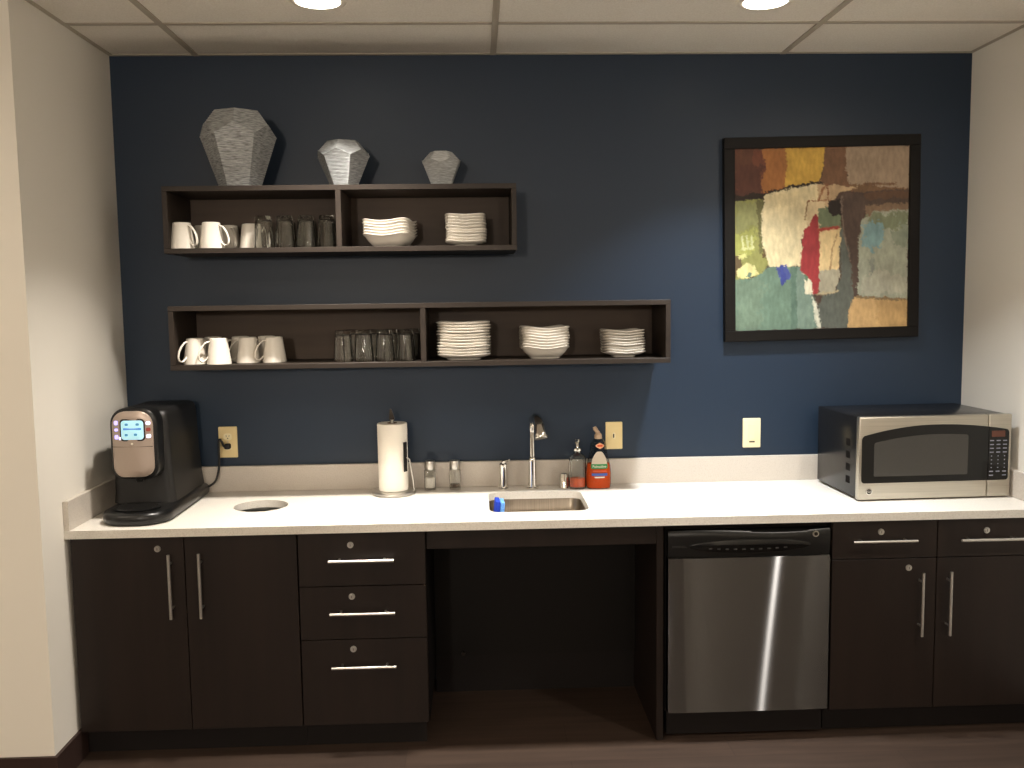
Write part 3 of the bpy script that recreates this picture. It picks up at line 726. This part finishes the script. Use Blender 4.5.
for x, y, a, l in ((.364, -.225, PI+.9, 'bright upturned mug at the outer end of the lower shelf'),
                   (.462, -.247, PI+.5, 'second bright upturned mug along the lower shelf front'),
                   (.560, -.180, PI+.05, 'third upturned mug along the lower shelf, in shade'),
                   (.665, -.180, PI+.5, 'fourth upturned mug, last before the gap on lower shelf'),
                   (.395, -.085, PI+.3, 'shaded upturned mug behind the end mug on the lower shelf'),
                   (.505, -.080, PI+.5, 'shaded upturned mug behind the second mug on lower shelf'),
                   (.612, -.078, PI+.5, 'shaded upturned mug behind the last mugs on lower shelf')):
    put(mug0, first, (x, y, ZL+.0003), a, l, GL)

# tumblers, upturned
bm = B(); n = 48
PR = [(.0385, 0), (.0392, .001), (.0388, .02), (.0318, .108), (.0305, .122), (.0275, .1255), (.0005, .1262), (.0005, .1085), (.024, .1085), (.0285, .105), (.0345, .02), (.0362, .0005)]
rs = []
for j, (r, z) in enumerate(PR):
    k = .0011 if 1 < j < 5 else 0
    rs.append([((r+k*math.cos(12*2*PI*i/n))*math.cos(2*PI*i/n), (r+k*math.cos(12*2*PI*i/n))*math.sin(2*PI*i/n), z) for i in range(n)])
rings(bm, rs, cap=False, closed=True)
gl0 = tag(obj('glass_tumbler', bm, M['glass'], smooth=45), 'glass', 'glass'); gf = [True]
ORD = ['first', 'second', 'third', 'fourth', 'fifth', 'sixth', 'seventh', 'eighth', 'ninth', 'tenth', 'eleventh', 'twelfth']
for k, x in enumerate((.902, .820, .737, .655)):
    put(gl0, gf, (x, -.24, ZU+.0003), k*.4, '%s upturned glass from the divider, front row of upper shelf' % ORD[k], 'upturned glasses on the upper shelf')
for k, x in enumerate((.895, .810, .725)):
    put(gl0, gf, (x, -.135, ZU+.0003), k*.4, '%s upturned glass from the divider, rear row of upper shelf' % ORD[k], 'upturned glasses on the upper shelf')
for k, x in enumerate((1.197, 1.114, 1.031, .949)):
    put(gl0, gf, (x, -.22, ZL+.0003), k*.4, '%s upturned glass from the divider, front row of lower shelf' % ORD[k], 'upturned glasses on the lower shelf')
for k, x in enumerate((1.216, 1.133, 1.05, .965)):
    put(gl0, gf, (x, -.12, ZL+.0003), k*.4, '%s upturned glass from the divider, rear row of lower shelf' % ORD[k], 'upturned glasses on the lower shelf')

# square plates and bowls
def dish(name, cat, half, rise, lift, th, foot, wall=.55, e=4.2, n=64, flare=False):
    """soft-square dish: flat middle, rim that rises, corners lifted higher"""
    def R(a):
        c, s = abs(math.cos(a)), abs(math.sin(a)); return half*(c**e+s**e)**(-1/e)
    def zt(rho, a):
        u = max(0, (rho-wall)/(1-wall)); corner = (R(a)/half-1)/(2**.5*.5**(1/e)*1.0-1+1e-6) if False else (R(a)/half-1)/.2
        return rise*(u*u*(3-2*u) if flare else u**1.55) + lift*corner*u*u
    def ring(rho, dz, flat=None):
        return [(R(2*PI*i/n)*rho*math.cos(2*PI*i/n), R(2*PI*i/n)*rho*math.sin(2*PI*i/n), (flat if flat is not None else zt(rho, 2*PI*i/n)+foot+dz)) for i in range(n)]
    bm = B()
    rs = [ring(.01, 0, 0), ring(wall-.06, 0, 0), ring(wall-.02, 0)]
    top = [.01, wall*.6, wall, .5*wall+.5, .35*wall+.65, .2*wall+.8, .93, .985, 1.0]
    rs += [ring(r, 0) for r in (wall+.01, .5*wall+.5, .35*wall+.65, .2*wall+.8, .93, .985)]
    rs += [ring(1.0, th*.5)] + [ring(r, th) for r in (.985, .93, .2*wall+.8, .35*wall+.65, .5*wall+.5, wall, wall*.6, .01)]
    rings(bm, rs)
    o = obj(name, bm, M['porcelain'], smooth=50); return tag(o, name, cat)
def stack(proto, count, x, y, z, pitch, rz, jit, what, where, group):
    f = [True]
    for k in range(count):
        i = count-1-k
        pos = 'topmost' if i == 0 else ('bottom' if k == 0 else ORD[i]+' down')
        put(proto, f, (x+random.uniform(-jit, jit), y+random.uniform(-jit, jit), z+.0003+k*pitch), rz+random.uniform(-.035, .035), '%s, %s of the stack %s' % (what, pos, where), group)
stack(dish('plate', 'plate', .110, .012, .004, .0042, .0072, .68), 12, 1.432, -.165, ZL, .0117, .0, .0025, 'large white square plate', 'beside the lower divider', 'large square plates on the lower shelf')
stack(dish('bowl', 'bowl', .099, .033, .009, .0042, .0068, .66, flare=True), 8, 1.760, -.17, ZL, .0113, .06, .0012, 'white square bowl', 'midway on lower shelf', 'square bowls on the lower shelf')
stack(dish('plate', 'plate', .086, .010, .006, .0040, .0066, .58), 9, 2.083, -.165, ZL, .0109, .05, .003, 'small white square plate', 'ending the lower shelf', 'small square plates on the lower shelf')
stack(dish('bowl', 'bowl', .099, .036, .010, .0042, .0068, .64, flare=True), 6, 1.143, -.165, ZU, .0113, -.22, .0012, 'white square bowl', 'beside the upper divider', 'square bowls on the upper shelf')
stack(dish('plate', 'plate', .083, .010, .005, .0040, .0073, .58), 10, 1.448, -.165, ZU, .0116, .03, .0025, 'small white square plate', 'ending the upper shelf', 'small square plates on the upper shelf')

# ------------------------------------------------------------------ painting
X0, X1, Z0, Z1 = 2.541, 3.384, 1.478, 2.336
t = thing('framed_painting', 'dark framed abstract painting of colour blocks on the navy wall', 'painting', ((X0+X1)/2, 0, (Z0+Z1)/2))
fw = .046
t.rotation_euler = (0, -.0135, 0)
for name, a in (('rail', (X0, X1, Z1-fw, Z1)), ('rail', (X0, X1, Z0, Z0+fw)), ('stile', (X0, X0+fw, Z0+fw, Z1-fw)), ('stile', (X1-fw, X1, Z0+fw, Z1-fw))):
    obj('frame_'+name, box(B(), a[0], a[1], -.034, -.001, a[2], a[3], .002, 1), M['frame'], t)
PX0, PX1, PZ0, PZ1 = X0+fw-.002, X1-fw+.002, Z0+fw-.002, Z1-fw+.002
# colour regions painted in order: outline in a 583 x 593 frame (x from the left, y from the top), colour, edge roughness
REG = [
 ([(0,0),(583,0),(583,593),(0,593)], (86,66,54), 0),
 ([(0,0),(105,0),(100,120),(110,150),(0,160)], (122,70,52), 10),
 ([(0,0),(70,0),(60,60),(0,70)], (104,66,50), 14),
 ([(0,60),(90,50),(95,150),(0,160)], (98,60,48), 14),
 ([(95,0),(180,0),(176,60),(172,128),(100,146),(90,110),(104,70)], (176,112,58), 7),
 ([(172,0),(300,0),(302,30),(296,72),(286,104),(258,114),(168,128),(176,70)], (214,168,66), 5),
 ([(300,0),(372,0),(374,100),(392,128),(420,146),(270,132),(288,106),(300,70)], (126,90,64), 4),
 ([(370,0),(583,0),(583,146),(500,138),(408,136),(380,112),(372,80)], (166,142,116), 5),
 ([(380,120),(583,140),(583,156),(400,146)], (128,96,66), 5),
 ([(430,118),(540,120),(540,128),(430,126)], (126,92,66), 2),
 ([(0,150),(100,142),(190,128),(276,104),(300,116),(270,128),(150,148),(92,160),(0,178)], (52,42,34), 7),
 ([(0,172),(90,160),(92,230),(96,300),(104,330),(118,380),(80,412),(0,425)], (148,148,80), 7),
 ([(0,178),(88,172),(80,250),(0,262)], (146,146,90), 18),
 ([(0,270),(70,262),(66,340),(0,345)], (170,172,86), 14),
 ([(74,170),(94,160),(97,330),(86,340),(80,260)], (112,108,66), 6),
 ([(0,345),(24,340),(26,390),(0,420)], (106,88,60), 5),
 ([(100,318),(120,322),(124,352),(92,350)], (104,82,50), 6),
 ([(10,392),(40,370),(72,384),(78,408),(40,420),(12,412)], (222,212,140), 5),
 ([(14,344),(42,338),(44,352),(16,358)], (206,204,126), 3),
 ([(24,282),(30,280),(32,322),(26,322)], (206,208,150), 3), ([(40,280),(45,278),(48,318),(42,320)], (206,208,150), 3), ([(54,284),(60,282),(62,316),(56,318)], (206,208,150), 3),
 ([(22,322),(66,314),(66,322),(24,330)], (204,206,140), 3),
 ([(100,150),(180,134),(272,116),(284,124),(282,200),(250,262),(226,290),(224,380),(180,386),(120,388),(104,340),(92,300),(90,230),(96,180)], (230,212,164), 5),
 ([(104,160),(270,126),(270,160),(100,200)], (222,204,156), 16),
 ([(276,118),(410,132),(350,150),(322,180),(318,260),(240,262),(276,196)], (196,164,122), 5),
 ([(246,176),(300,172),(302,258),(240,262)], (214,190,146), 6),
 ([(280,196),(352,200),(352,262),(290,270),(282,240)], (112,124,92), 8),
 ([(312,176),(360,166),(360,220),(330,224),(312,206)], (52,42,36), 5),
 ([(282,270),(356,262),(352,330),(348,400),(284,402)], (228,198,140), 5),
 ([(282,402),(350,396),(350,440),(334,474),(284,480)], (172,164,138), 6),
 ([(352,260),(392,300),(410,420),(400,500),(380,593),(284,593),(280,520),(296,480),(340,474),(356,430)], (98,102,92), 7),
 ([(356,150),(420,146),(583,142),(583,206),(520,214),(440,214),(424,240),(412,330),(412,480),(400,500),(394,430),(384,330),(366,270),(356,200)], (90,72,62), 6),
 ([(430,150),(583,146),(583,168),(440,176)], (104,76,56), 8),
 ([(440,196),(583,180),(583,214),(440,230)], (140,112,86), 8),
 ([(424,236),(470,214),(583,206),(583,500),(500,496),(412,484),(414,380),(418,300)], (164,168,146), 8),
 ([(440,226),(583,212),(583,262),(520,270),(440,262)], (132,140,108), 16),
 ([(430,250),(500,250),(490,330),(440,340)], (128,164,166), 22),
 ([(520,280),(583,250),(583,330),(530,320)], (140,150,128), 18),
 ([(450,370),(470,360),(476,440),(456,450)], (142,148,134), 12),
 ([(426,420),(500,400),(583,440),(583,484),(430,478)], (178,176,154), 16),
 ([(398,498),(412,488),(500,496),(583,504),(583,593),(380,593),(384,540)], (206,166,108), 4),
 ([(480,500),(583,506),(583,593),(490,593)], (196,156,98), 14),
 ([(410,486),(583,500),(583,508),(404,494)], (140,116,80), 3),
 ([(0,420),(60,420),(90,404),(120,382),(228,386),(250,440),(272,500),(284,593),(0,593)], (106,132,112), 5),
 ([(206,388),(232,388),(256,450),(276,520),(282,593),(206,593)], (118,140,124), 8),
 ([(188,390),(208,390),(210,593),(190,593)], (92,118,102), 4),
 ([(0,420),(100,420),(90,593),(0,593)], (112,134,112), 30),
 ([(140,384),(180,380),(188,420),(160,432),(144,410)], (76,86,150), 9), ([(150,384),(164,380),(170,440),(156,446)], (66,76,150), 9),
 ([(228,392),(250,404),(268,440),(272,478),(236,470),(232,440)], (226,218,186), 7),
 ([(262,482),(276,510),(288,560),(290,593),(278,593),(268,540)], (214,212,188), 5),
 ([(232,400),(246,412),(240,436),(232,430)], (96,120,90), 6),
 ([(268,216),(282,232),(284,300),(284,400),(286,440),(280,476),(266,478),(258,440),(238,412),(218,396),(226,330),(230,262),(252,250)], (168,56,58), 5),
 ([(276,262),(350,256),(350,266),(280,274)], (176,70,56), 3),
 ([(242,172),(320,170),(320,174),(242,176)], (150,100,66), 2), ([(234,236),(242,176),(246,176),(238,238)], (150,116,80), 2),
 ([(278,172),(290,134),(306,118),(310,124),(296,140),(282,176)], (150,100,66), 2), ([(308,120),(313,120),(314,172),(309,172)], (140,90,60), 2),
 ([(318,400),(326,330),(342,280),(346,282),(330,332),(322,402)], (176,140,96), 2),
 ([(276,476),(350,466),(350,472),(276,482)], (188,170,130), 3),
 ([(354,160),(358,160),(366,270),(392,370),(388,372),(362,280)], (130,112,96), 3),
]
def inside(p, poly):
    x, y = p; c = False; j = len(poly)-1
    for i in range(len(poly)):
        xi, yi = poly[i]; xj, yj = poly[j]
        if (yi > y) != (yj > y) and x < (xj-xi)*(y-yi)/(yj-yi)+xi: c = not c
        j = i
    return c
NB = [(min(p[0] for p in q)-25, max(p[0] for p in q)+25, min(p[1] for p in q)-25, max(p[1] for p in q)+25) for q, c, r in REG]
G = 260
me = bpy.data.meshes.new('canvas'); vs, fs, cols = [], [], []
oc = ORG[t.name]
for j in range(G+1):
    for i in range(G+1):
        u, v = i/G, j/G
        vs.append((PX0+(PX1-PX0)*u-oc.x, -.022-oc.y, PZ1+(PZ0-PZ1)*v-oc.z))
        x, y = u*583, v*593
        n1 = pnoise((x*.045, y*.045, 1.3)) + .6*pnoise((x*.14, y*.14, 5.1)); n2 = pnoise((x*.045, y*.045, 9.7)) + .6*pnoise((x*.14, y*.14, 2.2))
        c = REG[0][1]; j1, j2 = random.gauss(0, 1.6), random.gauss(0, 1.6)
        for (q, col, r), b in zip(REG, NB):
            xx, yy = x+n1*r+j1*(r > 0), y+n2*r+j2*(r > 0)
            if b[0] <= x <= b[1] and b[2] <= y <= b[3] and inside((xx, yy), q): c = col
        k = 1+.09*pnoise((x*.02, y*.02, 3.3))+.09*pnoise((x*.11, y*.05, 7.7))+.04*pnoise((x*.3, y*.3, 4.4))
        lum = .3*c[0]+.59*c[1]+.11*c[2]; c = [(.88*q+.12*lum)*.93 for q in c]
        cols.append((*lin([min(255, max(0, q*k)) for q in c]), 1))
for j in range(G):
    for i in range(G):
        a = j*(G+1)+i; fs.append((a, a+G+1, a+G+2, a+1))
b0 = len(vs)
for k in (0, G, (G+1)*(G+1)-1, G*(G+1)):
    vs.append((vs[k][0], -.004-oc.y, vs[k][2])); cols.append((.3, .3, .3, 1))
tl, tr_, br_, bl_ = b0, b0+1, b0+2, b0+3
fs += [(tl, tr_, br_, bl_), tuple(range(0, G+1))[::-1]+(tl, tr_)[0:0]+(tl, tr_) if False else (tl, bl_, br_, tr_)][:1]
me.from_pydata(vs, [], fs)
at = me.color_attributes.new('pigment', 'FLOAT_COLOR', 'POINT')
for i, c in enumerate(cols): at.data[i].color = c
cm = mat('painted_canvas', (128, 128, 128), .55, spec=.25, bump=((300, 300, 300), .25, .001))
nt = cm.node_tree; an = nt.nodes.new('ShaderNodeAttribute'); an.attribute_name = 'pigment'
nt.links.new(an.outputs['Color'], nt.nodes['Principled BSDF'].inputs['Base Color'])
me.materials.append(cm)
cv = bpy.data.objects.new('canvas', me); C.objects.link(cv); cv.parent = t; ORG[cv.name] = oc

# ------------------------------------------------------------------ lights
def lamp(x, y, watts, col, spread, r=.075):
    l = bpy.data.lights.new('downlight_or_fill', 'AREA'); l.shape = 'DISK'; l.size = 2*r*.92; l.energy = watts; l.color = col; l.spread = math.radians(spread)
    o = bpy.data.objects.new('downlight_or_fill', l); C.objects.link(o); o.location = (x, y, H-.0095)
def downlight(x, y, label):
    t = thing('recessed_downlight', label, 'ceiling light', (x, y, H), 0, 'recessed ceiling downlights')
    bm = B(); lathe(bm, [(.076, -.0045), (.083, -.007), (.094, -.006), (.096, -.0042), (.076, -.0042)], (x, y, H), 40, closed=True); obj('trim_ring', bm, M['trim_white'], t, smooth=True)
    bm = B(); lathe(bm, [(.0755, -.0042), (.0755, -.0062), (.06, -.0078), (.001, -.0085)], (x, y, H), 40); obj('lens', bm, M['lens'], t, smooth=True)
LW = (1, .925, .83); RW = (.96, .985, 1)
downlight(.967, -.685, 'lit round ceiling downlight above the paper towels')
downlight(2.502, -.672, 'lit round ceiling downlight in front of the framed painting')
lamp(.967, -.685, 22, LW, 96)
lamp(2.502, -.672, 21, RW, 96)
for x, y, w_, c_ in ((.35, -2.7, 10, (1, .84, .64)), (3.36, -1.95, 22, (1, .93, .84)), (-1.0, -2.2, 14, (1, .84, .66))):  # unseen fill lamps, added; the small one makes the dishwasher streak
    lamp(x, y, w_, c_, 170, .018 if x > 3 else .075)
def far_fill(x, y, z, watts, col, r=.14):  # unseen point light added at the room's far end to fill the shelves
    l = bpy.data.lights.new('far_fill_light', 'POINT'); l.shadow_soft_size = r; l.energy = watts; l.color = col
    o = bpy.data.objects.new('far_fill_light', l); C.objects.link(o); o.location = (x, y, z)
far_fill(.3, -7.2, 2.15, 240, (1, .90, .78))
far_fill(2.6, -6.6, 2.15, 60, (1, .90, .78))
wd = bpy.data.worlds.new('room_air'); sc.world = wd; wd.use_nodes = True
wd.node_tree.nodes['Background'].inputs[0].default_value = (.02, .017, .014, 1); wd.node_tree.nodes['Background'].inputs[1].default_value = 1

# ------------------------------------------------------------------ camera
f, yaw, pitch, roll = 906.485, .0369026, -.0921344, -.0135686
cam = bpy.data.cameras.new('camera'); co = bpy.data.objects.new('camera', cam); C.objects.link(co); sc.camera = co
cam.sensor_fit = 'HORIZONTAL'; cam.sensor_width = 36; cam.lens = f/1024*36; cam.clip_start = .05; cam.clip_end = 50
cyw, syw, cp_, sp_ = math.cos(yaw), math.sin(yaw), math.cos(pitch), math.sin(pitch)
fwd = Vector((syw*cp_, cyw*cp_, sp_)); rt = Vector((cyw, -syw, 0)); up = rt.cross(fwd)
rt2 = math.cos(roll)*rt+math.sin(roll)*up; up2 = -math.sin(roll)*rt+math.cos(roll)*up
m4 = Matrix((rt2, up2, -fwd)).transposed().to_4x4(); m4.translation = Vector((1.48885, -3.87909, 1.66327)); co.matrix_world = m4

vs_ = sc.view_settings
sc.display_settings.display_device = 'sRGB'; vs_.view_transform = 'Standard'; vs_.look = 'None'; vs_.gamma = 1; vs_.use_curve_mapping = False; vs_.exposure = 0
